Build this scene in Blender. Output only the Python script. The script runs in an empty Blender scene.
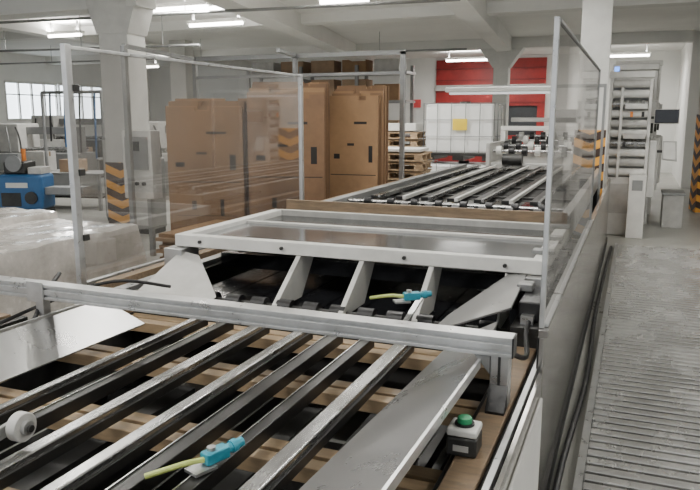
import bpy, bmesh, math, random
from mathutils import Vector, Matrix
random.seed(4)
C = bpy.context.scene.collection
OFF = {}

# ---------------------------------------------------------------- mesh builder
class MB:
    def __init__(s): s.bm = bmesh.new()
    def hull8(s, v):
        vs = [s.bm.verts.new(p) for p in v]
        for f in ((0,3,2,1),(4,5,6,7),(0,1,5,4),(1,2,6,5),(2,3,7,6),(3,0,4,7)):
            s.bm.faces.new([vs[i] for i in f])
        return s
    def quad(s, pts):
        s.bm.faces.new([s.bm.verts.new(p) for p in pts]); return s
    def box(s, x0,x1,y0,y1,z0,z1):
        return s.hull8([(x0,y0,z0),(x1,y0,z0),(x1,y1,z0),(x0,y1,z0),(x0,y0,z1),(x1,y0,z1),(x1,y1,z1),(x0,y1,z1)])
    def bar(s, p, q, w, h):
        p=Vector(p); q=Vector(q); d=(q-p).normalized()
        up=Vector((0,0,1)) if abs(d.z)<.95 else Vector((0,1,0))
        r=d.cross(up).normalized(); u=r.cross(d).normalized()
        r*=w/2; u*=h/2
        return s.hull8([p-r-u,p+r-u,q+r-u,q-r-u,p-r+u,p+r+u,q+r+u,q-r+u])
    def cyl(s, p, q, r, n=16, r2=None):
        p=Vector(p); q=Vector(q); d=(q-p).normalized(); r2=r if r2 is None else r2
        up=Vector((0,0,1)) if abs(d.z)<.9 else Vector((1,0,0))
        a=d.cross(up).normalized(); b=d.cross(a).normalized()
        A=[];B=[]
        for i in range(n):
            t=2*math.pi*i/n; o=a*math.cos(t)+b*math.sin(t)
            A.append(s.bm.verts.new(p+o*r)); B.append(s.bm.verts.new(q+o*r2))
        for i in range(n):
            j=(i+1)%n; s.bm.faces.new((A[i],A[j],B[j],B[i]))
        s.bm.faces.new(A[::-1]); s.bm.faces.new(B)
        return s
    def prism(s, pts, vec):
        vec=Vector(vec); A=[s.bm.verts.new(p) for p in pts]; B=[s.bm.verts.new(Vector(p)+vec) for p in pts]
        n=len(pts)
        for i in range(n):
            j=(i+1)%n; s.bm.faces.new((A[i],A[j],B[j],B[i]))
        s.bm.faces.new(A[::-1]); s.bm.faces.new(B)
        return s
    def tube(s, pts, r, n=8, k=6):
        P=[Vector(p) for p in pts]; Q=[]
        for i in range(len(P)-1):
            p0=P[max(i-1,0)];p1=P[i];p2=P[i+1];p3=P[min(i+2,len(P)-1)]
            for j in range(k):
                t=j/k; Q.append(.5*((2*p1)+(p2-p0)*t+(2*p0-5*p1+4*p2-p3)*t*t+(3*p1-p0-3*p2+p3)*t**3))
        Q.append(P[-1]); rings=[]; a=None
        for i,q in enumerate(Q):
            d=(Q[min(i+1,len(Q)-1)]-Q[max(i-1,0)]).normalized()
            if a is None: a=d.orthogonal().normalized()
            a=(a-d*a.dot(d)).normalized(); b=d.cross(a)
            rings.append([s.bm.verts.new(q+(a*math.cos(2*math.pi*t/n)+b*math.sin(2*math.pi*t/n))*r) for t in range(n)])
        for x,y in zip(rings,rings[1:]):
            for t in range(n): u=(t+1)%n; s.bm.faces.new((x[t],x[u],y[u],y[t]))
        s.bm.faces.new(rings[0][::-1]); s.bm.faces.new(rings[-1])
        return s

def off_of(o):
    while o is not None:
        if o.name in OFF: return OFF[o.name]
        o=o.parent
    return Vector((0,0,0))
def obj(name, mb, mat, parent=None, bevel=0, origin=None, segs=1):
    bm=mb.bm; bmesh.ops.recalc_face_normals(bm, faces=bm.faces[:])
    o_=off_of(parent) if parent is not None else (Vector(origin) if origin else Vector((0,0,0)))
    if o_.length>0: bmesh.ops.translate(bm, verts=bm.verts[:], vec=-o_)
    me=bpy.data.meshes.new(name); bm.to_mesh(me); bm.free()
    me.polygons.foreach_set('use_smooth',[True]*len(me.polygons))
    me.set_sharp_from_angle(angle=math.radians(35))
    me.materials.append(mat)
    o=bpy.data.objects.new(name, me); C.objects.link(o)
    if parent is not None: o.parent=parent
    elif origin: o.location=origin
    if bevel:
        m=o.modifiers.new('b','BEVEL'); m.width=bevel; m.segments=segs; m.limit_method='ANGLE'; m.angle_limit=math.radians(40); m.harden_normals=True
    return o
def thing(name,label,cat,loc=(0,0,0),rz=0,group=None,local=False):
    o=bpy.data.objects.new(name,None); C.objects.link(o); o.empty_display_size=.1
    o.location=loc; o.rotation_euler=(0,0,rz); o['label']=label; o['category']=cat
    if group: o['group']=group
    OFF[o.name]=Vector((0,0,0)) if local else Vector(loc)
    return o
def tag(o,label,cat,group=None):
    o['label']=label; o['category']=cat
    if group: o['group']=group
    return o
def struct(name,mb,mat,parent=None,bevel=0):
    o=obj(name,mb,mat,parent,bevel)
    if parent is None: o['kind']='structure'
    return o

# ---------------------------------------------------------------- materials
def M(name,col,rough=.5,metal=0,var=.15,scale=6,bump=0,stretch=(1,1,1),rv=.1,emit=0,col2=None,bscale=None,coat=0):
    m=bpy.data.materials.new(name); m.use_nodes=True; nt=m.node_tree; N=nt.nodes; L=nt.links
    b=N['Principled BSDF']; b.inputs['Metallic'].default_value=metal
    tc=N.new('ShaderNodeTexCoord'); mp=N.new('ShaderNodeMapping'); mp.inputs['Scale'].default_value=stretch
    nz=N.new('ShaderNodeTexNoise'); nz.inputs['Scale'].default_value=scale; nz.inputs['Detail'].default_value=6; nz.inputs['Roughness'].default_value=.65
    L.new(tc.outputs['Object'],mp.inputs[0]); L.new(mp.outputs[0],nz.inputs['Vector'])
    r=N.new('ShaderNodeValToRGB'); r.color_ramp.elements[0].position=.3; r.color_ramp.elements[1].position=.7
    c0=[max(0,c*(1-var)) for c in col]; c1=[min(1,c*(1+var)) for c in (col2 or col)]
    r.color_ramp.elements[0].color=(*c0,1); r.color_ramp.elements[1].color=(*c1,1)
    L.new(nz.outputs['Fac'],r.inputs[0]); L.new(r.outputs[0],b.inputs['Base Color'])
    mr=N.new('ShaderNodeMapRange'); mr.inputs['From Min'].default_value=.3; mr.inputs['From Max'].default_value=.7
    mr.inputs['To Min'].default_value=max(0,rough-rv); mr.inputs['To Max'].default_value=min(1,rough+rv)
    L.new(nz.outputs['Fac'],mr.inputs[0]); L.new(mr.outputs[0],b.inputs['Roughness'])
    if bump:
        n2=nz
        if bscale:
            n2=N.new('ShaderNodeTexNoise'); n2.inputs['Scale'].default_value=bscale; L.new(mp.outputs[0],n2.inputs['Vector'])
        bp=N.new('ShaderNodeBump'); bp.inputs['Strength'].default_value=bump; bp.inputs['Distance'].default_value=.02
        L.new(n2.outputs['Fac'],bp.inputs['Height']); L.new(bp.outputs[0],b.inputs['Normal'])
    if emit:
        b.inputs['Emission Color'].default_value=(*col,1); b.inputs['Emission Strength'].default_value=emit
    if coat: b.inputs['Coat Weight'].default_value=coat
    return m
def hazard():
    m=M('hazard_paint',(.8,.35,.03),.6); nt=m.node_tree;N=nt.nodes;L=nt.links;b=N['Principled BSDF']
    tc=N.new('ShaderNodeTexCoord');sp=N.new('ShaderNodeSeparateXYZ');L.new(tc.outputs['Object'],sp.inputs[0])
    def mt(op,a,v):
        n=N.new('ShaderNodeMath');n.operation=op
        L.new(a,n.inputs[0])
        if isinstance(v,float): n.inputs[1].default_value=v
        elif v is not None: L.new(v,n.inputs[1])
        return n.outputs[0]
    ab=mt('ABSOLUTE',sp.outputs[0],None); ab2=mt('ABSOLUTE',sp.outputs[1],None)
    sm=mt('ADD',ab,ab2); s2=mt('SUBTRACT',sp.outputs[2],mt('MULTIPLY',sm,.4))
    fr=mt('FRACT',mt('MULTIPLY',s2,4.0),None); gt=mt('GREATER_THAN',fr,.5)
    mx=N.new('ShaderNodeMix');mx.data_type='RGBA';L.new(gt,mx.inputs['Factor'])
    mx.inputs['A'].default_value=(.85,.40,.05,1);mx.inputs['B'].default_value=(.05,.028,.02,1)
    L.new(mx.outputs['Result'],b.inputs['Base Color']); return m
def glassmat(name,tint,haze0,haze1,hcol,gmin=.03,gmax=.5):
    m=bpy.data.materials.new(name);m.use_nodes=True;nt=m.node_tree;N=nt.nodes;L=nt.links
    N.remove(N['Principled BSDF']);out=N['Material Output']
    t=N.new('ShaderNodeBsdfTransparent');t.inputs[0].default_value=(*tint,1)
    d=N.new('ShaderNodeBsdfDiffuse');d.inputs[0].default_value=(*hcol,1)
    g=N.new('ShaderNodeBsdfGlossy');g.inputs['Roughness'].default_value=.03
    tc=N.new('ShaderNodeTexCoord');mp=N.new('ShaderNodeMapping');mp.inputs['Scale'].default_value=(1,1,.35);nz=N.new('ShaderNodeTexNoise');nz.inputs['Scale'].default_value=2.2;nz.inputs['Detail'].default_value=7
    L.new(tc.outputs['Object'],mp.inputs[0]);L.new(mp.outputs[0],nz.inputs['Vector'])
    mr=N.new('ShaderNodeMapRange');mr.inputs['From Min'].default_value=.35;mr.inputs['From Max'].default_value=.7;mr.inputs['To Min'].default_value=haze0;mr.inputs['To Max'].default_value=haze1
    L.new(nz.outputs['Fac'],mr.inputs[0])
    m1=N.new('ShaderNodeMixShader');L.new(mr.outputs[0],m1.inputs[0]);L.new(t.outputs[0],m1.inputs[1]);L.new(d.outputs[0],m1.inputs[2])
    lw=N.new('ShaderNodeLayerWeight');lw.inputs['Blend'].default_value=.5
    pw=N.new('ShaderNodeMath');pw.operation='POWER';pw.inputs[1].default_value=4.0;L.new(lw.outputs['Facing'],pw.inputs[0])
    m3=N.new('ShaderNodeMapRange');m3.inputs['To Min'].default_value=gmin;m3.inputs['To Max'].default_value=gmax;L.new(pw.outputs[0],m3.inputs[0])
    m2=N.new('ShaderNodeMixShader');L.new(m3.outputs[0],m2.inputs[0]);L.new(m1.outputs[0],m2.inputs[1]);L.new(g.outputs[0],m2.inputs[2])
    L.new(m2.outputs[0],out.inputs[0]);return m

white=M('white_paint',(.70,.695,.66),.45,var=.1,scale=5)
offwhite=M('grey_white_paint',(.50,.495,.47),.5,var=.15)
pillar=M('white_pillar_paint',(.64,.64,.61),.7,var=.1,scale=3)
wallm=M('wall_plaster',(.82,.82,.79),.85,var=.05,scale=1.2)
ceilm=M('ceiling_paint',(.82,.82,.79),.85,var=.06,scale=.7)
beamm=M('beam_paint',(.74,.74,.71),.8,var=.06,scale=1)
floorm=M('concrete_floor',(.36,.36,.33),.4,var=.15,scale=1.2,rv=.15)
alu=M('aluminium_profile',(.56,.565,.56),.34,.8,var=.12,scale=12)
steel=M('worn_steel',(.36,.36,.355),.26,.93,var=.07,scale=5,stretch=(4,.5,4),rv=.06,col2=(.48,.48,.475))
sheet=M('brushed_sheet',(.33,.33,.325),.30,.88,var=.06,scale=1.5,stretch=(1,1.6,2),rv=.05)
skirt=M('stainless_skirt',(.42,.405,.38),.2,.93,var=.05,scale=1.2,stretch=(1,.6,1.5),rv=.05,col2=(.48,.465,.44))
black=M('black_rubber',(.014,.014,.015),.42,var=.4,scale=20,rv=.12)
blacksh=M('black_belt',(.008,.008,.01),.2,var=.3,scale=5)
dark=M('dark_steel',(.045,.045,.043),.42,.4,var=.4,scale=5)
rail_d=M('dark_rail',(.028,.028,.027),.36,.4,var=.15,scale=5,stretch=(4,.5,4),rv=.04)
void=M('shade_and_bed_black',(.012,.011,.010),.8,var=.5,scale=8)  # near-black: painted shade under the machine, also conveyor bed and slots
tan=M('tan_plywood',(.22,.155,.095),.6,var=.3,scale=6,stretch=(1,6,6),bump=.1)
tanx=M('tan_beam_wood',(.30,.215,.125),.5,var=.22,scale=6,stretch=(1,7,7))
brownA=M('brown_board',(.25,.145,.068),.7,var=.18,scale=1.4,bump=.08,col2=(.30,.18,.09))
brownB=M('dark_brown_board',(.14,.076,.037),.7,var=.22,scale=1.6,bump=.08,col2=(.19,.108,.055))
brownC=M('mid_brown_board',(.19,.108,.052),.7,var=.2,scale=1.2,bump=.08)
card=M('cardboard',(.34,.235,.15),.8,var=.2,scale=3)
wood=M('pallet_wood',(.38,.27,.165),.75,var=.25,scale=5,stretch=(1,5,5))
redm=M('red_curtain',(.33,.028,.026),.5,var=.3,scale=2)
bluem=M('blue_enamel',(.03,.12,.28),.4,var=.2,scale=3)
turq=M('turquoise_plastic',(.03,.28,.38),.4,var=.15,scale=20)
yelgreen=M('yellow_green_hose',(.5,.58,.16),.4,var=.15,scale=20)
green=M('green_plastic',(.03,.34,.14),.35,var=.1)
yellow=M('yellow_label',(.8,.58,.04),.5,var=.05)
tank=M('white_tank_plastic',(.85,.86,.84),.4,var=.04,scale=2)
screen=M('screen_black',(.01,.012,.015),.15,var=.1)
wrap=M('plastic_wrap',(.42,.39,.35),.25,var=.22,scale=2.5,bump=.3,bscale=12,col2=(.60,.57,.53),coat=.6)
galv=M('galvanised_steel',(.28,.285,.28),.5,.6,var=.15,scale=6)
slatm=M('ribbed_aluminium',(.56,.555,.54),.27,.8,var=.07,scale=1.6,stretch=(1.5,1,1),rv=.08,col2=(.66,.655,.64))
slatb=M('ribbed_aluminium_base',(.08,.078,.072),.5,.5,var=.2,scale=3)
orange=M('orange_plastic',(.8,.25,.04),.4,var=.1)
tubem=M('lit_tube',(1,.97,.92),.5,emit=18,var=0)
winm=M('window_daylight',(.85,.93,1),.3,emit=4.5,var=.02)
blu=M('blue_lamp',(.1,.3,1),.4,emit=3,var=0)
dkdoor=M('dark_doorway',(.05,.055,.06),.8,var=.4,scale=2)
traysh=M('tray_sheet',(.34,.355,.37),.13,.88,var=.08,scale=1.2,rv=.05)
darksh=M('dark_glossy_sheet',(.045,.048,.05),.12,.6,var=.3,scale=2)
hz=hazard()
glassL=glassmat('clear_acrylic',(.76,.75,.735),.06,.20,(.37,.35,.33),.16,.7)
glassR=glassmat('smoky_acrylic',(.70,.69,.68),.10,.30,(.32,.31,.30),.20,.5)

# ---------------------------------------------------------------- setting
struct('floor',MB().box(-22,7,-5,27,-.1,0),floorm)
struct('ceiling',MB().box(-22,7,-5,27,4.0,4.15),ceilm)
struct('wall_left',MB().box(-20.2,-20,-5,18.2,0,4).box(-20.2,-20,23,26,0,4).box(-20.2,-20,18.2,23,0,1.75).box(-20.2,-20,18.2,23,3.05,4),wallm)
struct('wall_back',MB().box(-20,-7.0,26,26.2,0,4).box(-3.05,1.2,26,26.2,0,4).box(-7.0,-3.05,26,26.2,3.9,4),wallm)
struct('wall_right',MB().box(6,6.2,-5,26,0,4),wallm)
struct('wall_rear_right',MB().box(1.2,6,20.5,20.7,0,4).box(1.2,1.4,20.7,26,0,4),wallm)
for i in range(2):
    y0=18.2+i*2.45; w=struct('window_%d'%(i+1),MB().box(-20.12,-20.08,y0,y0+2.35,1.75,3.05),winm)
    f=MB()
    for k in range(5): f.box(-20.06,-19.98,y0+k*.575-.02,y0+k*.575+.04,1.75,3.05)
    f.box(-20.06,-19.97,y0,y0+2.35,1.72,1.8).box(-20.06,-19.97,y0,y0+2.35,3.0,3.08).box(-20.06,-19.98,y0,y0+2.35,2.6,2.64)
    obj('window_frame',f,white,w)
struct('trim_1',MB().bar((-8.9,24,3.83),(-5.6,6.8,3.83),.46,.40),beamm)
struct('trim_2',MB().bar((-3.6,21,3.83),(-2.45,7.5,3.83),.40,.40),beamm)
struct('trim_3',MB().box(-20,1.2,20.1,20.5,3.72,4.0),beamm)
struct('trim_4',MB().box(-20,6,13.9,14.3,3.8,4.0),beamm)
struct('trim_5',MB().bar((-14.5,25.5,3.86),(-12.3,8,3.86),.36,.3),beamm)
struct('trim_6',MB().box(-20,-7.3,9.25,9.75,3.55,4.0),beamm)
for (a,b_,lab) in [((-12,10.2,3.6),(-2.6,10.9,3.6),'thin grey conduit crossing under the ceiling over the brown boards'),((-19,17,3.5),(-4,17.6,3.5),'long thin grey conduit crossing the hall before the back wall'),((-14,12,3.3),(-8.4,12.6,3.3),'short low grey conduit left of the striped column top')]:
    t=thing('conduit',lab,'pipe',a,0,'ceiling conduits')
    obj('pipe',MB().cyl(a,b_,.025,8),galv,t)
    for k in (.15,.5,.85):
        p=Vector(a).lerp(Vector(b_),k); obj('hanger',MB().cyl(p,(p.x,p.y,4.0),.008,6),galv,t)
d1=struct('door_1',MB().box(-7.0,-3.05,25.9,26.1,2.25,3.9).box(-7.0,-4.45,25.9,26.1,.0,2.25).box(-3.3,-3.05,25.9,26.1,0,2.25).box(-4.45,-3.3,25.9,26.1,0,1.2),redm)
for k in range(4): obj('rib',MB().box(-7.0,-3.05,25.86,25.9,2.35+k*.4,2.39+k*.4),M('dark_red',(.2,.02,.02),.5),d1)
obj('pale_band',MB().box(-7.0,-3.05,25.84,25.86,2.80,3.0),offwhite,d1)
obj('opening',MB().box(-4.45,-3.3,26.0,26.1,1.2,2.25),dkdoor,d1)

# ---------------------------------------------------------------- columns
def column(x,y,w,label,sz=1.06,rz=.12,head=False):
    t=thing('column',label,'column',(x,y,0),rz,'white hall columns',local=True); h=w/2
    obj('shaft',MB().box(-h,h,-h,h,0,4.0),pillar,t,.01)
    obj('hazard_stripes',MB().box(-h-.012,h+.012,-h-.012,h+.012,.02,sz),hz,t)
    if head:
        obj('capital',MB().prism([(-h-.02,-h-.02,3.15),(h+.02,-h-.02,3.15),(h+.18,-h-.02,3.6),(h+.18,-h-.02,4),(-h-.18,-h-.02,4),(-h-.18,-h-.02,3.6)],(0,w+.04,0)),pillar,t)
    return t
column(-7.8,9.5,.52,'white column behind the left clear screen, orange and black stripes at its foot',1.12,rz=.1,head=True)
column(-.64,11.30,.42,'added striped column standing in for a reflection in the right clear screen',1.66,.05)  # column added in place of a reflection in the right screen
column(1.44,15.4,.6,'white column with orange and black stripes at the right edge of the photo',1.9)
t=thing('column','plain white column in front of the red roller door','column',(-3.6,20.3,0),0,'white hall columns',local=True)
obj('shaft',MB().box(-.2,.2,-.2,.2,0,3.75),pillar,t)
obj('capital',MB().prism([(-.22,-.22,3.2),(.22,-.22,3.2),(.6,-.22,3.72),(-.6,-.22,3.72)],(0,.44,0)),pillar,t)
column(-12.3,17.5,.5,'slim white column beyond the brown boards, far left',1.0)

# ---------------------------------------------------------------- ceiling lights
def lamp(x,y,z,L,label,power=45,rz=0):
    t=thing('ceiling_light',label,'light',(x,y,z),rz,'fluorescent ceiling lights',local=True)
    hs=obj('housing',MB().box(-L/2,L/2,-.09,.09,.02,.08),white,t)
    for s_ in (-1,1): obj('hanger',MB().box(s_*(L/2-.12)-.02,s_*(L/2-.12)+.02,-.02,.02,.08,4.0-z),galv,hs)
    obj('tube',MB().cyl((-L/2+.03,0,-.01),(L/2-.03,0,-.01),.035,10),tubem,t)
    for up in (0,1):
        ld=bpy.data.lights.new('tube_light','AREA'); ld.shape='RECTANGLE'; ld.size=L; ld.size_y=.15; ld.energy=power*(.66 if up else .92); ld.color=(1,.975,.935)
        lo=bpy.data.objects.new('tube_light',ld); C.objects.link(lo); lo.location=(x,y,z+(.10 if up else -.06)); lo.rotation_euler=(math.pi*up,0,rz)
        if up: lo.location.z=min(z+.10,3.9)
lamp(-8.0,12.6,3.7,1.3,'lit tube to the right of the striped column top, near the big beam',110)
lamp(-7.5,10.6,3.7,1.3,'lit tube at the top edge of the photo above the left screen',110)
lamp(-.6,23,3.65,1.7,'lit tube above the tall white press unit',100)
lamp(-5.3,23.5,3.7,1.5,'lit tube above the red roller door',100)
lamp(-4.5,10.9,3.7,.9,'lit tube at the top edge between the two big beams',110)
lamp(-12.3,13,3.7,1.0,'small lit tube in the upper left corner of the hall',110)
lamp(-14.3,18.5,3.4,.9,'far lit tube over the left windows, seen through the screen',90)
for i,(x,y) in enumerate([(-1.8,1.0),(-4.6,1.0),(-1.8,5.6),(-5.2,5.6),(2.5,3),(2.5,9),(-1.8,9.6)]):  # fill tubes added out of view to light machine and walkway
    lamp(x,y,3.7,1.5,['added fill tube, out of view, high over the near conveyor table','added fill tube, out of view, left of the near conveyor table','added fill tube, out of view, high over the white tray frame','added fill tube, out of view, high over the wrapped stack','added fill tube, out of view, over the near walkway','added fill tube, out of view, over the far walkway','added fill tube, out of view, over the long rod conveyor'][i],70)

# ---------------------------------------------------------------- walkway
t=thing('slatted_walkway','ribbed aluminium slat walkway running along the right side of the machine','walkway',(.4,6,0))
s=MB(); y=.9
while y<10.6:
    s.box(-.13,1.12,y,y+.066,.012,.045); y+=.096
obj('slats',s,slatm,t,.010,segs=2)
obj('side_rail',MB().box(-.17,-.13,.9,10.65,0,.06),alu,t); obj('side_rail',MB().box(1.12,1.16,.9,10.65,0,.06),alu,t)
obj('backing',MB().box(-.13,1.12,.9,10.6,0.001,.024),slatb,t)
tag(obj('floor_cable',MB().tube([(-.24,1,.03),(-.2,2.2,.03),(-.25,3.4,.03),(-.21,5,.03),(-.24,7,.03),(-.22,10.5,.03)],.018),black),'black cable lying between the machine skirt and the walkway','cable')

# ---------------------------------------------------------------- near conveyor table
T=thing('conveyor_table','near conveyor table with long steel rails over tan cross beams','machine',(-1.6,2,0))
rails=[(-2.12,'s',.018),(-1.95,'d',.022),(-1.75,'s',.027),(-1.50,'s',.027),(-1.325,'d',.030),(-1.15,'d',.024),(-.965,'s',.032)]
for x,k,w in rails:
    if k=='s':
        r=obj('slide_rail',MB().box(x-w,x+w,.55,3.12,.755,.795),steel,T,.007,segs=2)
        obj('rail_lip',MB().box(x+w,x+w+.010,.55,3.12,.735,.77),rail_d,r)
    else:
        r=obj('slide_rail',MB().box(x-w,x+w,.55,3.12,.73,.785),rail_d,T,.004)
        obj('edge_wire',MB().box(x-w,x-w+.005,.55,3.12,.786,.790),steel,r)
for x in (-1.86,-1.62,-1.06,-.72):
    obj('lower_rail',MB().box(x-.02,x+.02,.55,3.1,.40,.46),rail_d,T)
for y in (1.38,2.0,2.62,3.18):
    for d in (0,.09):
        obj('cross_beam',MB().box(-2.75,-.52,y+d-.034,y+d+.034,.63,.69),tanx,T,.004)
for x in (-2.3,-1.9,-1.5,-1.1,-.75):
    obj('under_beam',MB().box(x-.05,x+.05,.55,3.2,.25,.32),dark,T)
obj('shade_sheet',MB().box(-3.0,-.35,.5,3.28,.08,.1),void,T)  # dark sheet stands for the shade below the rails
obj('deflector_plate',MB().prism([(-.89,.55,.800),(-.53,.55,.955),(-.485,2.48,.955),(-.53,3.12,.93),(-.74,3.18,.80)],(.004,0,-.008)),sheet,T)
obj('deflector_plate',MB().prism([(-2.60,.55,.90),(-2.42,.55,.76),(-2.38,2.95,.76),(-2.56,2.85,.90)],(-.004,0,-.008)),sheet,T)
obj('inner_board',MB().box(-2.40,-2.22,.55,3.1,.56,.60),dark,T,.003)
obj('plate_edge',MB().bar((-.527,.55,.95),(-.482,2.48,.95),.010,.035),alu,T)
obj('plate_edge',MB().bar((-2.605,.55,.90),(-2.565,2.85,.90),.010,.03),alu,T)
sf=obj('side_frame',MB().box(-.50,-.33,.55,3.28,.55,.745).box(-.50,-.33,.55,.7,0,.55).box(-.50,-.33,2.9,3.05,0,.55),dark,T,.006)
obj('wood_strip',MB().box(-.475,-.37,.55,3.28,.745,.77),tan,sf,.004)
obj('rail_lip',MB().box(-.345,-.325,.55,3.28,.745,.79),alu,sf)
sf=obj('side_frame',MB().box(-3.05,-2.72,.55,3.28,.5,.70).box(-3.05,-2.75,2.9,3.05,0,.5).box(-3.05,-2.75,.6,.75,0,.5),dark,T,.006)
obj('wood_strip',MB().box(-2.98,-2.90,.55,3.28,.70,.75),tan,sf,.004)
obj('wood_strip',MB().box(-2.80,-2.72,.55,3.28,.70,.74),tan,sf,.004)
obj('side_skirt',MB().box(-.315,-.30,.55,2.92,.03,.78),skirt,T)
cv=obj('access_panel',MB().box(-.30,-.286,.9,2.86,.06,.70),white,T,.006)
obj('hand_hole',MB().prism([(-.284,1.9+.13*math.cos(a*math.pi/8),.47+.09*math.sin(a*math.pi/8)) for a in range(16)],(-.004,0,0)),dark,cv)
g=thing('guide_wheel','grey guide wheel on a short arm at the left foreground rail','wheel',(-1.77,1.55,.8))
obj('wheel',MB().cyl((-1.80,1.57,.865),(-1.76,1.57,.865),.048,28),offwhite,g,.004)
obj('flange',MB().cyl((-1.76,1.57,.865),(-1.745,1.57,.865),.024,16),alu,g)
obj('hub_cap',MB().cyl((-1.745,1.57,.865),(-1.735,1.57,.865),.012,12),dark,g)
obj('arm',MB().bar((-1.815,1.2,.83),(-1.815,1.6,.865),.014,.04),alu,g)
obj('clamp',MB().box(-1.84,-1.73,1.15,1.28,.795,.85),dark,g,.004)
def sensor(x,y,z,label,rz):
    s=thing('optical_sensor',label,'sensor',(x,y,z),rz,'small turquoise sensors',local=True)
    bd=obj('body',MB().box(-.022,.022,-.05,.04,.01,.05),turq,s,.006)
    obj('connector',MB().cyl((0,.03,.032),(0,.10,.036),.016,14),turq,s)
    obj('collar',MB().cyl((0,.055,.033),(0,.075,.035),.021,14),turq,s)
    obj('lens',MB().cyl((.0,-.02,.05),(0,-.02,.062),.014,14),alu,bd)
    obj('bracket',MB().box(-.03,.03,-.10,-.02,0,.01),alu,s)
    obj('hose',MB().tube([(0,-.05,.03),(-.01,-.10,.035),(-.03,-.15,.03),(-.07,-.21,.014)],.009),yelgreen,s)
sensor(-1.14,1.72,.791,'turquoise sensor with yellow-green hose on the foreground rail',-.35)
sensor(-1.02,3.40,.905,'turquoise sensor behind the aluminium cross bar, near the white arms',-.95)
tag(obj('sensor_strip',MB().bar((-1.02,3.12,.79),(-1.02,3.6,.90),.03,.012),alu),'thin aluminium strip carrying the sensor behind the cross bar','bracket')
p=thing('push_button_box','small black control box with green push button on the wooden strip','switch',(-.455,2.14,.77))
hb=obj('housing',MB().box(-.505,-.405,2.08,2.18,.77,.835),dark,p,.008,segs=2)
cvx=obj('cover',MB().box(-.505,-.405,2.08,2.18,.836,.862),white,p,.008,segs=2)
obj('button',MB().cyl((-.455,2.13,.862),(-.455,2.13,.888),.024,24),green,p,.003)
obj('collar',MB().cyl((-.455,2.13,.862),(-.455,2.13,.87),.032,24),black,cvx)
obj('label_plate',MB().box(-.48,-.43,2.076,2.079,.79,.81),offwhite,hb)

# ---------------------------------------------------------------- aluminium cross bar
b=thing('cross_bar_guard','aluminium profile cross bar on posts spanning the near conveyor table','guard rail',(-.42,2.55,.77))
m=MB().box(-3.35,-.37,2.51,2.59,.972,.986).box(-3.35,-.37,2.51,2.59,.996,1.022).box(-3.35,-.37,2.51,2.59,1.032,1.048).box(-3.35,-.37,2.522,2.578,.98,1.04)
obj('bar',m,alu,b,.002)
pp=obj('post',MB().box(-.45,-.38,2.52,2.59,.77,.972),alu,b,.004)
obj('post_groove',MB().box(-.420,-.410,2.517,2.521,.78,.97),dark,pp)
obj('post',MB().box(-2.70,-2.65,2.53,2.58,.70,.972),alu,b,.004)
obj('end_cap',MB().box(-.37,-.364,2.51,2.59,.972,1.048),black,b)
obj('foot_bracket',MB().box(-.45,-.38,2.45,2.515,.77,.78).prism([(-.45,2.518,.78),(-.45,2.518,.86),(-.45,2.45,.78)],(.07,0,0)),black,pp)
obj('corner_bracket',MB().prism([(-.45,2.515,.972),(-.51,2.515,.972),(-.45,2.515,.90)],(0,.06,0)),galv,pp)
obj('joint_plate',MB().box(-2.72,-2.62,2.502,2.51,.96,1.06),alu,b)
tag(obj('machine_cable',MB().tube([(-2.9,2.9,1.0),(-2.74,2.62,.95),(-2.68,2.48,.86),(-2.8,2.42,.78),(-3.0,2.4,.74)],.012),black),'black cable looping down beside the left post of the cross bar','cable')
tag(obj('machine_cable',MB().tube([(-2.5,3.35,.86),(-2.7,3.1,.93),(-2.9,2.8,.86),(-3.1,2.5,.74)],.01),black),'thin black cable running behind the cross bar at the left screen foot','cable')
tag(obj('machine_cable',MB().tube([(-.40,2.66,.98),(-.42,2.8,.9),(-.38,3.0,.82),(-.42,3.3,.86),(-.40,3.6,.95)],.012),black),'black cable from the right post toward the right screen','cable')

# ---------------------------------------------------------------- lift section
L=thing('lift_section','dark middle machine section with black rollers and belts under the white tray','machine',(-1.6,4.2,0))
obj('side_frame',MB().box(-.50,-.33,3.30,5.2,.2,.86).box(-.50,-.33,3.3,3.5,0,.2).box(-.50,-.33,5.0,5.2,0,.2),dark,L,.006)
obj('side_frame',MB().box(-3.08,-2.75,3.30,5.2,.2,.80).box(-3.08,-2.75,3.3,3.5,0,.2).box(-3.08,-2.75,5.0,5.2,0,.2),dark,L,.006)
obj('wood_strip',MB().box(-3.02,-2.94,3.3,5.2,.80,.85),tan,L)
obj('edge_rail',MB().box(-2.88,-2.80,3.3,5.2,.80,.83),alu,L)
obj('edge_rail',MB().box(-.46,-.40,3.35,5.2,.86,.90),alu,L)
obj('shade_sheet',MB().box(-2.75,-.5,3.3,5.2,.3,.32),void,L)  # dark sheet stands for the shade below rollers and belts
r=obj('roller_shaft',MB().cyl((-2.7,3.55,.75),(-.5,3.55,.75),.016,12),dark,L)
for i in range(11):
    x=-2.35+i*.17
    obj('roller_disc',MB().cyl((x-.045,3.55,.75),(x+.045,3.55,.75),.048,20),black,r)
for i in range(9):
    x=-2.5+i*.235
    obj('belt',MB().box(x-.112,x+.112,3.7,5.1,.68,.72),blacksh,L)
obj('cross_tie',MB().box(-2.75,-.5,3.34,3.40,.66,.71),rail_d,L)
obj('cross_tie',MB().box(-2.75,-.5,4.3,4.36,.78,.88),blacksh,L)
obj('slide_plate',MB().prism([(-.50,3.31,.95),(-.50,3.80,1.01),(-.60,3.80,1.0),(-.84,3.45,.84),(-.90,3.31,.78)],(.003,0,-.008)),sheet,L)
obj('slide_plate',MB().prism([(-2.74,3.31,.80),(-2.74,3.80,.98),(-2.60,3.80,.96),(-2.25,3.45,.80),(-2.25,3.31,.76)],(-.003,0,-.008)),offwhite,L)
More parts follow.
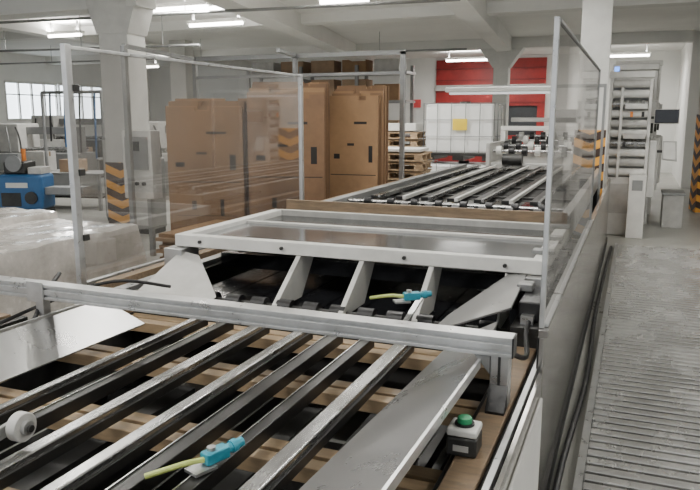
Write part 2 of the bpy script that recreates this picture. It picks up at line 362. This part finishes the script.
obj('upright_plate',MB().prism([(-.62,3.84,1.0),(-.62,4.30,1.0),(-.62,3.95,.72),(-.62,3.62,.72),(-.62,3.62,.78)],(.012,0,0)),white,L,.003)
obj('drive_housing',MB().box(-.48,-.36,3.4,3.75,.86,.96),black,L,.01)
obj('clamp',MB().box(-.52,-.44,3.60,3.70,.96,1.0),galv,L,.006)
for i in range(4):
    obj('bolt',MB().cyl((-.44,3.9+i*.3,.90),(-.44,3.9+i*.3,.925),.018,6),steel,L)

# ---------------------------------------------------------------- white tray frame
W=thing('tray_frame','large white rectangular tray frame spanning the middle of the machine','frame',(-1.6,4.5,1.0))
z0,z1=1.005,1.085
fb=obj('front_bar',MB().box(-2.80,-.40,3.82,3.89,z0,z1),white,W,.006)
for x in (-2.6,-2.0,-1.2,-.62): obj('bolt',MB().cyl((x,3.82,1.045),(x,3.805,1.045),.012,6),dark,fb)
obj('side_bar',MB().box(-2.80,-2.72,3.89,5.25,z0,z1),white,W,.006)
sb_=obj('side_bar',MB().box(-.48,-.40,3.89,5.25,z0,z1),white,W,.006)
for y in (4.0,4.5,5.0): obj('clamp',MB().box(-.50,-.38,y,y+.08,1.085,1.11),galv,sb_,.004)
obj('back_bar',MB().box(-2.80,-.40,5.2,5.25,z0,z1),offwhite,W,.006)
obj('brown_board_strip',MB().box(-2.70,-.42,5.252,5.28,1.07,1.165),tan,W,.003)
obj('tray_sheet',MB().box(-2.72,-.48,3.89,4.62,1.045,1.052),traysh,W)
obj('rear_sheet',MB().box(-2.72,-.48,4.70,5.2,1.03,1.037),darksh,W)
obj('centre_bar',MB().box(-2.72,-.48,4.62,4.68,1.03,1.07),offwhite,W,.004)
for x in (-1.89,-1.47,-1.04):
    obj('support_arm',MB().prism([(x-.016,3.84,1.01),(x-.016,4.06,1.01),(x-.016,3.84,.74),(x-.016,3.50,.74),(x-.016,3.50,.77)],(.032,0,0)),white,W,.003)
obj('pivot_block',MB().box(-.50,-.37,3.76,3.95,.93,1.0),alu,W,.004)
obj('pivot_block',MB().box(-2.84,-2.70,3.75,3.95,.84,1.0),alu,W,.004)

# ---------------------------------------------------------------- rear rod conveyor
R=thing('rod_conveyor','long raised conveyor of dark flat rods with bright edges behind the white tray','conveyor',(-1.5,8,0))
obj('deck',MB().box(-2.55,-.52,5.36,6.6,1.04,1.075),darksh,R)
obj('bed',MB().box(-2.40,-.52,6.6,10.9,.95,1.07),void,R)
obj('side_rail',MB().box(-2.50,-2.42,5.36,10.9,.9,1.13),galv,R,.005)
obj('side_rail',MB().box(-.50,-.43,5.36,10.9,.9,1.11),alu,R,.005)
obj('side_cover',MB().box(-2.9,-2.56,5.36,9.4,.5,1.00),dark,R,.01)
obj('cover_edge',MB().box(-2.84,-2.78,5.36,9.4,1.0,1.04),tan,R,.004)
for i in range(7):
    x=-2.24+i*.245
    q=obj('rod',MB().box(x-.046,x+.020,6.2,10.85,1.09,1.125),rail_d,R,.003)
    obj('rod_edge',MB().box(x+.021,x+.050,6.2,10.85,1.095,1.13),white if i%2 else steel,q,.002)
for k,y in enumerate((5.65,5.95)):
    sh=obj('roller_shaft',MB().cyl((-2.42,y,1.10),(-.5,y,1.10),.014,10),steel if k%2 else dark,R)
    for i in range(8): obj('roller_disc',MB().cyl((-2.25+i*.22,y,1.10),(-2.19+i*.22,y,1.10),.035,14),black,sh)
for y in (6.8,7.8,8.9,10.0):
    obj('cross_tie',MB().box(-2.42,-.52,y,y+.08,1.07,1.088),dark,R)
for x,yy in ((-2.46,6),(-2.46,10.5),(-.47,6),(-.47,10.5)):
    obj('leg',MB().box(x-.035,x+.035,yy-.05,yy+.05,0,.9),dark,R)

# ---------------------------------------------------------------- right side skirts
S=thing('side_cladding','stainless steel cladding panels along the walkway side of the machine','panel',(-.31,6,0))
ys=[2.94,5.0,8.0,10.9]
for i in range(3):
    obj('cladding_panel',MB().box(-.325,-.30,ys[i]+.004,ys[i+1]-.004,.03,.93),skirt,S,.004)
    obj('seam_post',MB().box(-.328,-.326,ys[i],ys[i]+.04,0,.93),dark,S)
obj('toe_rail',MB().box(-.32,-.285,2.94,10.9,.0,.10),dark,S)
obj('top_rail',MB().box(-.328,-.285,2.94,10.9,.93,.965),skirt,S,.004)

# ---------------------------------------------------------------- clear screens
G=thing('clear_screen','tall clear acrylic safety screen in aluminium frame on the left of the machine','screen',(-3.12,4.8,.8))
obj('pane',MB().quad([(-3.12,3.32,.84),(-3.12,6.4,.84),(-3.12,6.4,2.24),(-3.12,3.32,2.24)]),glassL,G)
po=obj('post',MB().box(-3.14,-3.10,3.27,3.32,.70,2.27),alu,G,.004)
obj('post',MB().box(-3.14,-3.10,6.4,6.44,.70,2.27),alu,G,.004)
obj('top_rail',MB().box(-3.133,-3.107,3.32,6.4,2.24,2.262),alu,G,.003)
obj('bottom_rail',MB().box(-3.14,-3.10,3.32,6.4,.80,.84),alu,G,.003)
for z in (1.1,1.5,2.0): obj('clip',MB().box(-3.13,-3.09,3.31,3.36,z,z+.04),dark,po,.003)
G=thing('clear_screen','narrow clear smoky safety screen in aluminium frame on the walkway side','screen',(-.31,4.6,.95))
obj('pane',MB().quad([(-.311,2.985,.98),(-.311,6.3,.98),(-.311,6.3,2.22),(-.311,2.985,2.22)]),glassR,G)
obj('post',MB().box(-.328,-.306,2.96,2.985,.966,2.24),alu,G,.003)
obj('post',MB().box(-.325,-.305,6.3,6.325,.966,2.24),galv,G,.003)
obj('top_rail',MB().box(-.32,-.302,2.985,6.3,2.22,2.235),galv,G,.003)
obj('bottom_rail',MB().box(-.33,-.29,2.985,6.3,.966,.98),alu,G,.003)

# ---------------------------------------------------------------- work light over conveyor
K=thing('work_light','long white work light bar cantilevered over the rod conveyor','light',(-1.6,9,1.2))
obj('housing',MB().box(-2.3,-.95,8.94,9.06,2.16,2.22),white,K,.01)
obj('cover',MB().box(-2.25,-1.0,8.96,9.04,2.13,2.16),M('light_cover',(.8,.82,.82),.4,emit=.5,var=0),K,.006)
obj('gantry_bar',MB().box(-2.3,-.36,9.06,9.11,2.2,2.24),galv,K)
obj('gantry_post',MB().box(-.39,-.36,9.06,9.10,0,2.2),galv,K)

# ---------------------------------------------------------------- far feeder + press line
F=thing('feeder_unit','low white and black feeder unit at the far end of the rod conveyor','machine',(-1.6,12.6,0))
obj('body',MB().box(-2.1,-.86,11.1,14.2,0,1.15),offwhite,F,.02)
obj('side_plate',MB().box(-2.16,-2.1,11.05,14.2,0,1.45),offwhite,F,.01)
obj('side_plate',MB().box(-.90,-.86,11.7,14.2,0,1.50),white,F,.01)
for j,y in enumerate((11.3,12.0,12.8,13.6)):
    sh=obj('shaft',MB().cyl((-2.1,y,1.32+j*.06),(-.9,y,1.32+j*.06),.025,12),steel,F)
    for i in range(6):
        x=-2.0+i*.2
        obj('wheel',MB().cyl((x-.04,y,1.32+j*.06),(x+.04,y,1.32+j*.06),.075,16),black if (i+j)%3 else white,sh)
obj('bridge',MB().box(-2.16,-.86,12.3,12.42,1.62,1.70),white,F,.01)
obj('bridge',MB().box(-2.16,-.86,13.3,13.4,1.76,1.84),offwhite,F,.01)
obj('bridge_post',MB().box(-2.16,-2.08,12.3,12.42,1.2,1.62),white,F); obj('bridge_post',MB().box(-.94,-.86,12.3,12.42,1.2,1.62),white,F)
obj('motor',MB().cyl((-1.9,11.08,1.2),(-1.6,11.08,1.2),.09,16),dark,F)

def press(x0,x1,y,h,label):
    P=thing('press_unit',label,'machine',((x0+x1)/2,y,0),0,'white press units in line')
    obj('side_plate',MB().box(x0,x0+.05,y,y+1.1,0,h),white,P,.01)
    obj('side_plate',MB().box(x1-.05,x1,y,y+1.1,0,h-.08),white,P,.01)
    obj('base_cabinet',MB().box(x0+.05,x1-.05,y+.02,y+1.05,0,.92),white,P,.01)
    obj('rear_housing',MB().box(x0+.05,x1-.05,y+.24,y+1.05,.92,h-.1),white,P,.01)
    n=int((h-1.0)/.15)
    for k in range(n):
        z=1.0+k*.15
        obj('roller',MB().cyl((x0+.05,y+.05,z),(x1-.05,y+.05,z),.060,20),[white,offwhite,white,steel][k%4],P)
    obj('top_beam',MB().box(x0-.02,x1+.02,y-.02,y+.15,h-.06,h+.04),white,P,.01)
    obj('inner_frame',MB().box(x0+.17,x0+.21,y-.04,y,.92,h-.2),white,P,.004)
    obj('ink_tray',MB().box(x0+.24,x1-.06,y-.10,y-.02,1.52,1.60),offwhite,P,.006)
    obj('ink_tray',MB().box(x0+.24,x1-.06,y-.10,y-.02,1.97,2.05),white,P,.006)
    for k in range(4):
        obj('valve',MB().box(x0+.24+k*.08,x0+.28+k*.08,y-.13,y-.10,1.40+.45*(k%2),1.48+.45*(k%2)),[dark,orange,galv,dark][k],P,.004)
    obj('front_guard',MB().box(x0+.07,x1-.07,y-.0,y+.02,.35,.82),offwhite,P,.006)
    obj('drive_cover',MB().box(x1,x1+.12,y+.1,y+.9,.6,1.5),white,P,.02)
    obj('handwheel',MB().cyl((x1,y+.15,1.68),(x1+.04,y+.15,1.68),.08,18),dark,P)
    obj('side_box',MB().box(x1,x1+.08,y+.4,y+.7,1.75,2.1),offwhite,P,.01)
    return P
P=press(-.42,.20,11.80,2.5,'nearest and tallest white press unit with stacked rollers, left of the monitor')
obj('blue_lamp',MB().cyl((-.34,12.0,2.54),(-.34,12.0,2.62),.035,12),blu,P)
obj('document_board',MB().prism([(.40,12.0,1.20),(.62,12.0,1.18),(.60,12.1,1.48),(.40,12.1,1.48)],(0,.02,-.01)),offwhite,P)
obj('board_arm',MB().box(.32,.5,12.06,12.10,1.30,1.34),dark,P)
obj('step_cabinet',MB().box(-.05,.20,11.55,11.80,0,.98),white,P,.01)
obj('keypad',MB().box(.0,.15,11.54,11.55,.74,.90),galv,P,.004)
tag(obj('paper_sheet',MB().prism([(.42,11.995,1.215),(.59,11.995,1.20),(.575,12.085,1.46),(.42,12.085,1.46)],(0,-.003,.001)),white),'white paper sheet on the small board right of the press unit','paper')
press(-.42,.28,13.2,2.7,'second white press unit directly behind the tallest one')
press(-.42,.36,14.6,2.85,'farthest white press unit, last of the line')
Mo=thing('monitor','black monitor on an arm beside the white press unit','monitor',(.40,11.8,1.5))
obj('screen',MB().box(.25,.58,11.7,11.74,1.76,1.96),screen,Mo,.01)
obj('bezel',MB().box(.24,.59,11.74,11.76,1.75,1.97),offwhite,Mo,.005)
obj('arm',MB().bar((.40,11.76,1.84),(.20,11.90,1.84),.03,.04),dark,Mo)
sb=thing('step_box','low white step box on the floor right of the press units','box',(.66,13.2,0))
obj('body',MB().box(.50,.82,12.9,13.5,0,.55),offwhite,sb,.01); obj('lid',MB().box(.48,.84,12.88,13.52,.55,.6),galv,sb,.006)

# ---------------------------------------------------------------- brown board stacks
def stack(x,y,w,d,h,rz,label,mats,n=9,mess=.05):
    t=thing('board_stack',label,'boards',(x,y,0),rz,'upright brown boards behind the left screen',local=True)
    obj('pallet',MB().box(-w/2,w/2,-d/2,-d/2+.1,0,.12).box(-w/2,w/2,-.05,.05,0,.12).box(-w/2,w/2,d/2-.1,d/2,0,.12).box(-w/2,w/2,-d/2,d/2,.12,.15),wood,t)
    rr=random.Random(int(x*100))
    for i in range(n):
        a=-d/2+i*d/n; f=i/(n-1)
        hh=h*(.94+.06*min(1,f*1.6))-rr.uniform(0,mess); xl=-w/2+rr.uniform(0,mess); xr=w/2-rr.uniform(0,mess)-(1-f)*.03
        W_=xr-xl
        c=rr.uniform(.15,.7); e=c+rr.uniform(.08,.2); dz=rr.uniform(.03,.07)
        pts=[(xl,a,.15),(xr,a,.15),(xr,a,hh),(xl+W_*e,a,hh),(xl+W_*e,a,hh-dz),(xl+W_*c,a,hh-dz),(xl+W_*c,a,hh),(xl,a,hh)]
        q=obj('board',MB().prism(pts,(0,d/n*rr.uniform(.35,.6),0)),mats[i%len(mats)],t)
        if i==0:
            for (u,v,c2,c3) in ((.10,.22,.62,.65),(.52,.78,.83,.845),(.3,.36,.34,.40),(.68,.73,.3,.41),(.03,.97,.52,.525),(.38,.52,.7,.715),(.1,.9,.30,.303),(.82,.9,.6,.7)):
                obj('cut_slot',MB().box(xl+W_*u,xl+W_*v,a-.001,a+.004,hh*c2,hh*c3),void,q)
stack(-5.12,7.85,1.05,.45,2.10,.3,'wide brown board stack, leftmost behind the clear screen',[brownC,brownA,brownB])
stack(-4.10,8.1,1.02,.5,2.30,.32,'dark brown tall board stack in the middle of the three',[brownB,brownC,brownA,brownB])
stack(-3.38,8.75,.72,.5,2.26,.05,'golden brown board stack standing just right of the clear screen',[brownA,brownB,brownC],mess=.04)
Cg=thing('storage_cage','grey steel tube frame standing around the brown board stacks','frame',(-4.3,8,0))
for x,y in ((-6.3,9.3),(-2.98,9.3),(-4.6,9.3)):
    obj('post',MB().box(x-.03,x+.03,y-.03,y+.03,0,2.72),galv,Cg)
obj('top_rail',MB().box(-6.33,-2.95,9.27,9.33,2.68,2.74),galv,Cg)
obj('top_rail',MB().bar((-6.3,9.3,2.71),(-5.9,7.2,2.71),.05,.05),galv,Cg)
obj('top_rail',MB().bar((-4.6,9.3,2.71),(-4.4,8.4,2.71),.05,.05),galv,Cg)
obj('mid_rail',MB().box(-6.33,-2.95,9.28,9.32,2.42,2.46),galv,Cg)
obj('post',MB().box(-5.93,-5.87,7.17,7.23,0,2.71),galv,Cg)
lf=thing('flat_cardboard','low pile of flat brown cardboard sheets on a pallet in front of the board stacks','cardboard',(-4.0,6.3,0))
obj('pallet',MB().box(-4.5,-3.3,5.7,5.8,0,.1).box(-4.5,-3.3,6.25,6.35,0,.1).box(-4.5,-3.3,6.8,6.9,0,.1).box(-4.5,-3.3,5.7,6.9,.1,.13),wood,lf)
for k in range(14): obj('sheet',MB().box(-4.45+.02*(k%3),-3.35-.03*(k%2),5.75+.03*(k%3),6.85,.131+k*.04,.166+k*.04),[card,brownA][k%2],lf)

# ---------------------------------------------------------------- pallets and tanks at the back
def pallet_pile(x,y,n,top,label,z=0):
    t=thing('pallet_pile',label,'pallets',(x,y,0),.1,'piles beside the far conveyor',local=True)
    for k in range(n):
        z=k*.145; m=MB()
        for yy in (-.4,0,.4): m.box(-.6,.6,yy-.05,yy+.05,z,z+.022)
        for yy in (-.38,0,.38):
            for xx in (-.52,0,.52): m.box(xx-.06,xx+.06,yy-.05,yy+.05,z+.022,z+.1)
        for i in range(6): m.box(-.6,.6,-.4+i*.15,-.3+i*.15,z+.1,z+.122)
        obj('pallet',m,wood,t)
    if top: obj('load',MB().box(-.55,.55,-.38,.38,n*.145,n*.145+top),white,t,.01)
    return t
pallet_pile(-4.35,12.9,11,.14,'tall pile of wooden pallets topped by flat white sheets, left of the tank')
pallet_pile(-3.7,11.0,9,.05,'shorter pile of wooden pallets beside the rod conveyor end')
def ibc(x,y,z,label,lp):
    t=thing('liquid_tank',label,'tank',(x,y,z),0,'caged white tanks at the back',local=True)
    obj('bottle',MB().box(-.62,.62,-.48,.48,.13,1.0),tank,t,.05,segs=3)
    m=MB()
    for i in range(6):
        a=-.64+i*.256; m.cyl((a,-.52,.12),(a,-.52,1.02),.007,6)
    for i in range(4): m.cyl((-.64,-.52,.14+i*.29),(.64,-.52,.14+i*.29),.007,6)
    for s_ in (-.64,.64):
        for i in range(4): m.cyl((s_,-.52,.14+i*.29),(s_,.52,.14+i*.29),.007,6)
        for i in range(4): m.cyl((s_,-.52+i*.345,.12),(s_,-.52+i*.345,1.02),.007,6)
    obj('cage',m,galv,t)
    obj('pallet_base',MB().box(-.64,.64,-.52,.52,.08,.12).box(-.64,-.44,-.5,.5,0,.08).box(-.1,.1,-.5,.5,0,.08).box(.44,.64,-.5,.5,0,.08),dark,t)
    obj('cap',MB().cyl((0,0,1.0),(0,0,1.05),.1,16),dark,t)
    if lp: obj('label_plate',MB().box(-.10,.16,-.54,-.53,.54,.74),yellow,t)
ibc(-2.95,13.0,0,'lower caged white tank without label, under the other',False)
ibc(-2.95,13.0,1.08,'upper caged white tank with a yellow label on its front',True)

# ---------------------------------------------------------------- left area
w=thing('wrapped_stack','plastic wrapped stack of cartons on a pallet at the left edge','stack',(-5.2,4.5,0))
for (cx,cy,sx,sy,zt,sd) in ((-4.85,4.35,.62,1.05,.85,1),(-6.02,4.6,.60,1.0,.90,2)):
    wr=MB(); bm=wr.bm; rr=random.Random(sd)
    bmesh.ops.create_grid(bm,x_segments=34,y_segments=44,size=1)
    for v in bm.verts:
        x,y=v.co.x,v.co.y; e=max(abs(x),abs(y)); z=zt+.008*math.sin(x*9+y*4+sd)*math.cos(y*11)+rr.uniform(-.003,.003)
        if e>.93: z-= (e-.93)*11
        v.co=Vector((cx+x*sx,cy+y*sy,max(z,.15)))
    obj('plastic_cover',wr,wrap,w)
    obj('carton_block',MB().box(cx-sx*.88,cx+sx*.88,cy-sy*.88,cy+sy*.88,.15,zt-.04),card,w)
pm=MB()
for i in range(5): pm.box(-6.55+i*.5,-6.25+i*.5,3.3,5.6,.1,.13)
for i in range(3): pm.box(-6.55,-4.25,3.35+i*1.05,3.5+i*1.05,0,.1)
obj('pallet',pm,wood,w)
cv=thing('side_conveyor','dark low side conveyor with tan boards at the left edge below the wrapped stack','conveyor',(-3.4,2.3,0))
obj('frame',MB().box(-4.1,-3.12,1.2,2.95,.45,.68),dark,cv,.01)
for i in range(7): obj('board',MB().box(-4.05+i*.13,-3.96+i*.13,1.2,2.92,.68,.72),tan if i%2 else rail_d,cv,.004)
obj('leg',MB().box(-3.6,-3.5,1.4,1.5,0,.45),dark,cv); obj('leg',MB().box(-3.6,-3.5,2.8,2.9,0,.45),dark,cv)

bl=thing('blue_machine','small boxy blue machine with grey head and orange lamp at the far left','machine',(-9.1,8.6,0),.35,local=True)
bb=obj('body',MB().box(-.40,.32,-.25,.25,.38,.95),bluem,bl,.06,segs=3)
obj('badge',MB().box(-.25,.1,-.262,-.25,.74,.82),white,bb)
obj('side_panel',MB().box(-.34,-.02,-.262,-.25,.44,.66),dark,bb,.005)
obj('gear_cover',MB().cyl((.15,-.25,.58),(.15,-.28,.58),.10,20),dark,bb)
obj('head',MB().box(-.30,.05,-.2,.2,.95,1.15),dark,bl,.03,segs=2)
obj('head_panel',MB().box(.08,.30,-.18,.18,.95,1.06),offwhite,bl,.01)
obj('reel',MB().cyl((-.12,-.23,1.12),(-.12,-.20,1.12),.13,20),galv,bl)
obj('stand',MB().box(-.36,-.28,-.22,.22,0,.38),dark,bl); obj('stand',MB().box(.22,.30,-.22,.22,0,.38),dark,bl)
obj('outlet',MB().box(.32,.95,-.15,.15,.62,.74),galv,bl,.01)
obj('signal_lamp',MB().cyl((-.1,.1,1.15),(-.1,.1,1.34),.035,12),orange,bl)
def table(x,y,w,label,rz=.15,z=.75):
    t=thing('work_table',label,'table',(x,y,0),rz,'work tables on the left side of the hall',local=True)
    obj('top',MB().box(-w/2,w/2,-.4,.4,z-.04,z),galv,t,.006)
    for sx in (-1,1):
        for sy in (-1,1): obj('leg',MB().box(sx*(w/2-.06)-.03,sx*(w/2-.06)+.03,sy*.34-.03,sy*.34+.03,0,z-.04),galv,t)
    obj('shelf',MB().box(-w/2+.05,w/2-.05,-.35,.35,.25,.28),dark,t)
    return t
table(-11.0,11.2,2.4,'long grey work table behind the blue machine')
table(-14.5,15,2.6,'far grey work table under the left windows')
for i,(x,y,z,a,b_,c,lab) in enumerate([(-11.5,11.2,.75,.5,.4,.4,'square carton on the long table behind the blue machine'),(-10.7,11.3,.75,.4,.4,.25,'low carton on the long table behind the blue machine'),(-14.9,15,.75,.7,.5,.5,'large carton on the far table under the windows'),(-13.9,15,.75,.5,.4,.3,'small carton on the far table under the windows')]):
    t=thing('carton',lab,'box',(x,y,z),.15+i*.1,'cartons on the work tables',local=True)
    obj('body',MB().box(-a/2,a/2,-b_/2,b_/2,0,c),card if i%2 else offwhite,t,.005)
    obj('tape',MB().box(-a/2-.001,a/2+.001,-.03,.03,c-.1,c+.002),tan,t)
def machine(x,y,w,h,label,mt):
    t=thing('background_machine',label,'machine',(x,y,0),.15,'machines in the left background',local=True)
    obj('base',MB().box(-w/2,w/2,-.5,.5,0,h*.6),mt,t,.02)
    obj('head',MB().box(-w/2,-w/6,-.4,.4,h*.6,h),offwhite,t,.03)
    obj('bridge',MB().box(-w/6,w/2,-.1,.1,h*.85,h*.95),galv,t)
    obj('bridge_post',MB().box(w/2-.1,w/2,-.1,.1,h*.6,h*.85),galv,t)
    obj('door',MB().box(-w/2+.1,0,-.52,-.5,.1,h*.5),galv,t,.01)
    for k in range(4): obj('roller',MB().cyl((-w/6,-.3+k*.2,h*.64),(w/2-.1,-.3+k*.2,h*.64),.05,10),steel,t)
    for k in range(3): obj('pipe',MB().tube([(-w/2+.2+k*.25,-.42,h*.95),(-w/2+.25+k*.3,-.5,h*.8),(-w/2+.3+k*.3,-.52,h*.55)],.02,6),[black,galv,dark][k],t)
machine(-13.2,13,2.2,1.7,'grey machine left of the striped column, below the windows',galv)
machine(-9.6,13.6,2.4,1.75,'pale machine seen through the screen right of the striped column',offwhite)
machine(-16.5,17.5,2.4,1.9,'farthest grey machine in front of the left windows',dark)
machine(-11.2,9.6,1.6,1.25,'dark machine just behind the blue machine',dark)
machine(-7.0,11.3,1.5,1.6,'dark low machine directly behind the striped column',dark)
def cabinet(x,y,w,h,label,mt):
    t=thing('control_cabinet',label,'cabinet',(x,y,0),.1,'grey control cabinets near the striped column',local=True)
    obj('body',MB().box(-w/2,w/2,-.2,.2,.08,h),mt,t,.01); obj('plinth',MB().box(-w/2+.02,w/2-.02,-.18,.18,0,.08),dark,t)
    d=obj('door',MB().box(-w/2+.03,w/2-.03,-.215,-.2,.14,h-.05),offwhite,t,.006)
    obj('handle',MB().box(w/2-.1,w/2-.07,-.235,-.215,h*.5,h*.62),dark,d)
    obj('display',MB().box(-w/4,w/4,-.222,-.215,h*.75,h*.86),dark,d)
    for k in range(3): obj('button',MB().cyl((-w/5+k*w/5,-.215,h*.68),(-w/5+k*w/5,-.23,h*.68),.015,8),[green,redm,yellow][k],d)
cabinet(-8.55,10.2,.5,1.5,'grey control cabinet just left of the striped column',galv)
cabinet(-7.25,9.25,.40,1.2,'grey control cabinet standing against the right side of the striped column',galv)
pr=thing('pipe_frame','thin grey pipe frame with hanging hoses left of the striped column','frame',(-9.6,10.3,0))
for x in (-10.4,-9.0): obj('post',MB().cyl((x,10.3,0),(x,10.3,2.3),.03,8),galv,pr)
obj('cross_pipe',MB().cyl((-10.4,10.3,2.3),(-9.0,10.3,2.3),.03,8),galv,pr)
for k in range(4): obj('hose',MB().tube([(-10.2+k*.35,10.3,2.3),(-10.15+k*.35,10.22,1.9),(-10.2+k*.35,10.25,1.4-.1*k)],.018,6),[black,bluem][k%2],pr)
e=thing('control_box','grey control box on a post between the striped column and the boards','control box',(-5.95,7.6,0))
obj('post',MB().box(-5.98,-5.92,7.6,7.66,0,1.0),galv,e)
bx_=obj('box',MB().box(-6.18,-5.72,7.40,7.6,.80,1.68),offwhite,e,.01)
obj('panel',MB().box(-6.13,-5.77,7.39,7.40,1.18,1.60),galv,bx_)
obj('display',MB().box(-6.08,-5.90,7.38,7.39,1.42,1.54),dark,bx_)
for k in range(3): obj('knob',MB().cyl((-6.07+k*.11,7.40,1.0),(-6.07+k*.11,7.37,1.0),.025,10),dark,bx_)

# rack with boxes at the back
rk=thing('storage_rack','tall storage rack with boxes behind the brown boards','shelf',(-9.5,22,0))
for x in (-12.5,-10.5,-8.5,-6.9):
    obj('upright',MB().box(x-.05,x+.05,21.6,21.7,0,3.5),galv,rk); obj('upright',MB().box(x-.05,x+.05,22.5,22.6,0,3.5),galv,rk)
for z in (1.2,2.3,3.2): obj('shelf',MB().box(-12.6,-6.8,21.6,22.6,z,z+.08),galv,rk)
k=0
pos=['far left','second from left','middle','second from right','far right']
for z in (1.28,2.38,3.28):
    for i in range(5):
        x=-12.0+i*1.12; h=random.uniform(.45,.75) if z<3 else .4
        o=obj('carton',MB().box(x-.42,x+.42,21.75,22.4,z,z+h),[card,brownA,offwhite,card][(i+k)%4],None,.01,origin=(x,22.05,z))
        tag(o,'%s carton, %s on the %s shelf of the back rack'%(['brown','dark brown','white','plain brown'][(i+k)%4],pos[i],['lowest','middle','top'][k]),'box','cartons on the storage rack')
    k+=1
tag(obj('wall_sign',MB().box(-8.0,-7.6,25.95,26,2.2,2.5),M('sign_red',(.8,.1,.1),.5)),'small red sign on the back wall left of the roller door','sign')

# ---------------------------------------------------------------- world & camera
w=bpy.data.worlds.new('w'); bpy.context.scene.world=w; w.use_nodes=True
w.node_tree.nodes['Background'].inputs[0].default_value=(.92,.95,1,1); w.node_tree.nodes['Background'].inputs[1].default_value=1.2
cd=bpy.data.cameras.new('cam'); cam=bpy.data.objects.new('camera',cd); C.objects.link(cam)
cam.location=(0,0,1.85); cam.rotation_euler=(math.radians(90-10.36),0,math.radians(21.97))
cd.sensor_width=36; cd.lens=36; cd.clip_start=.05
bpy.context.scene.camera=cam
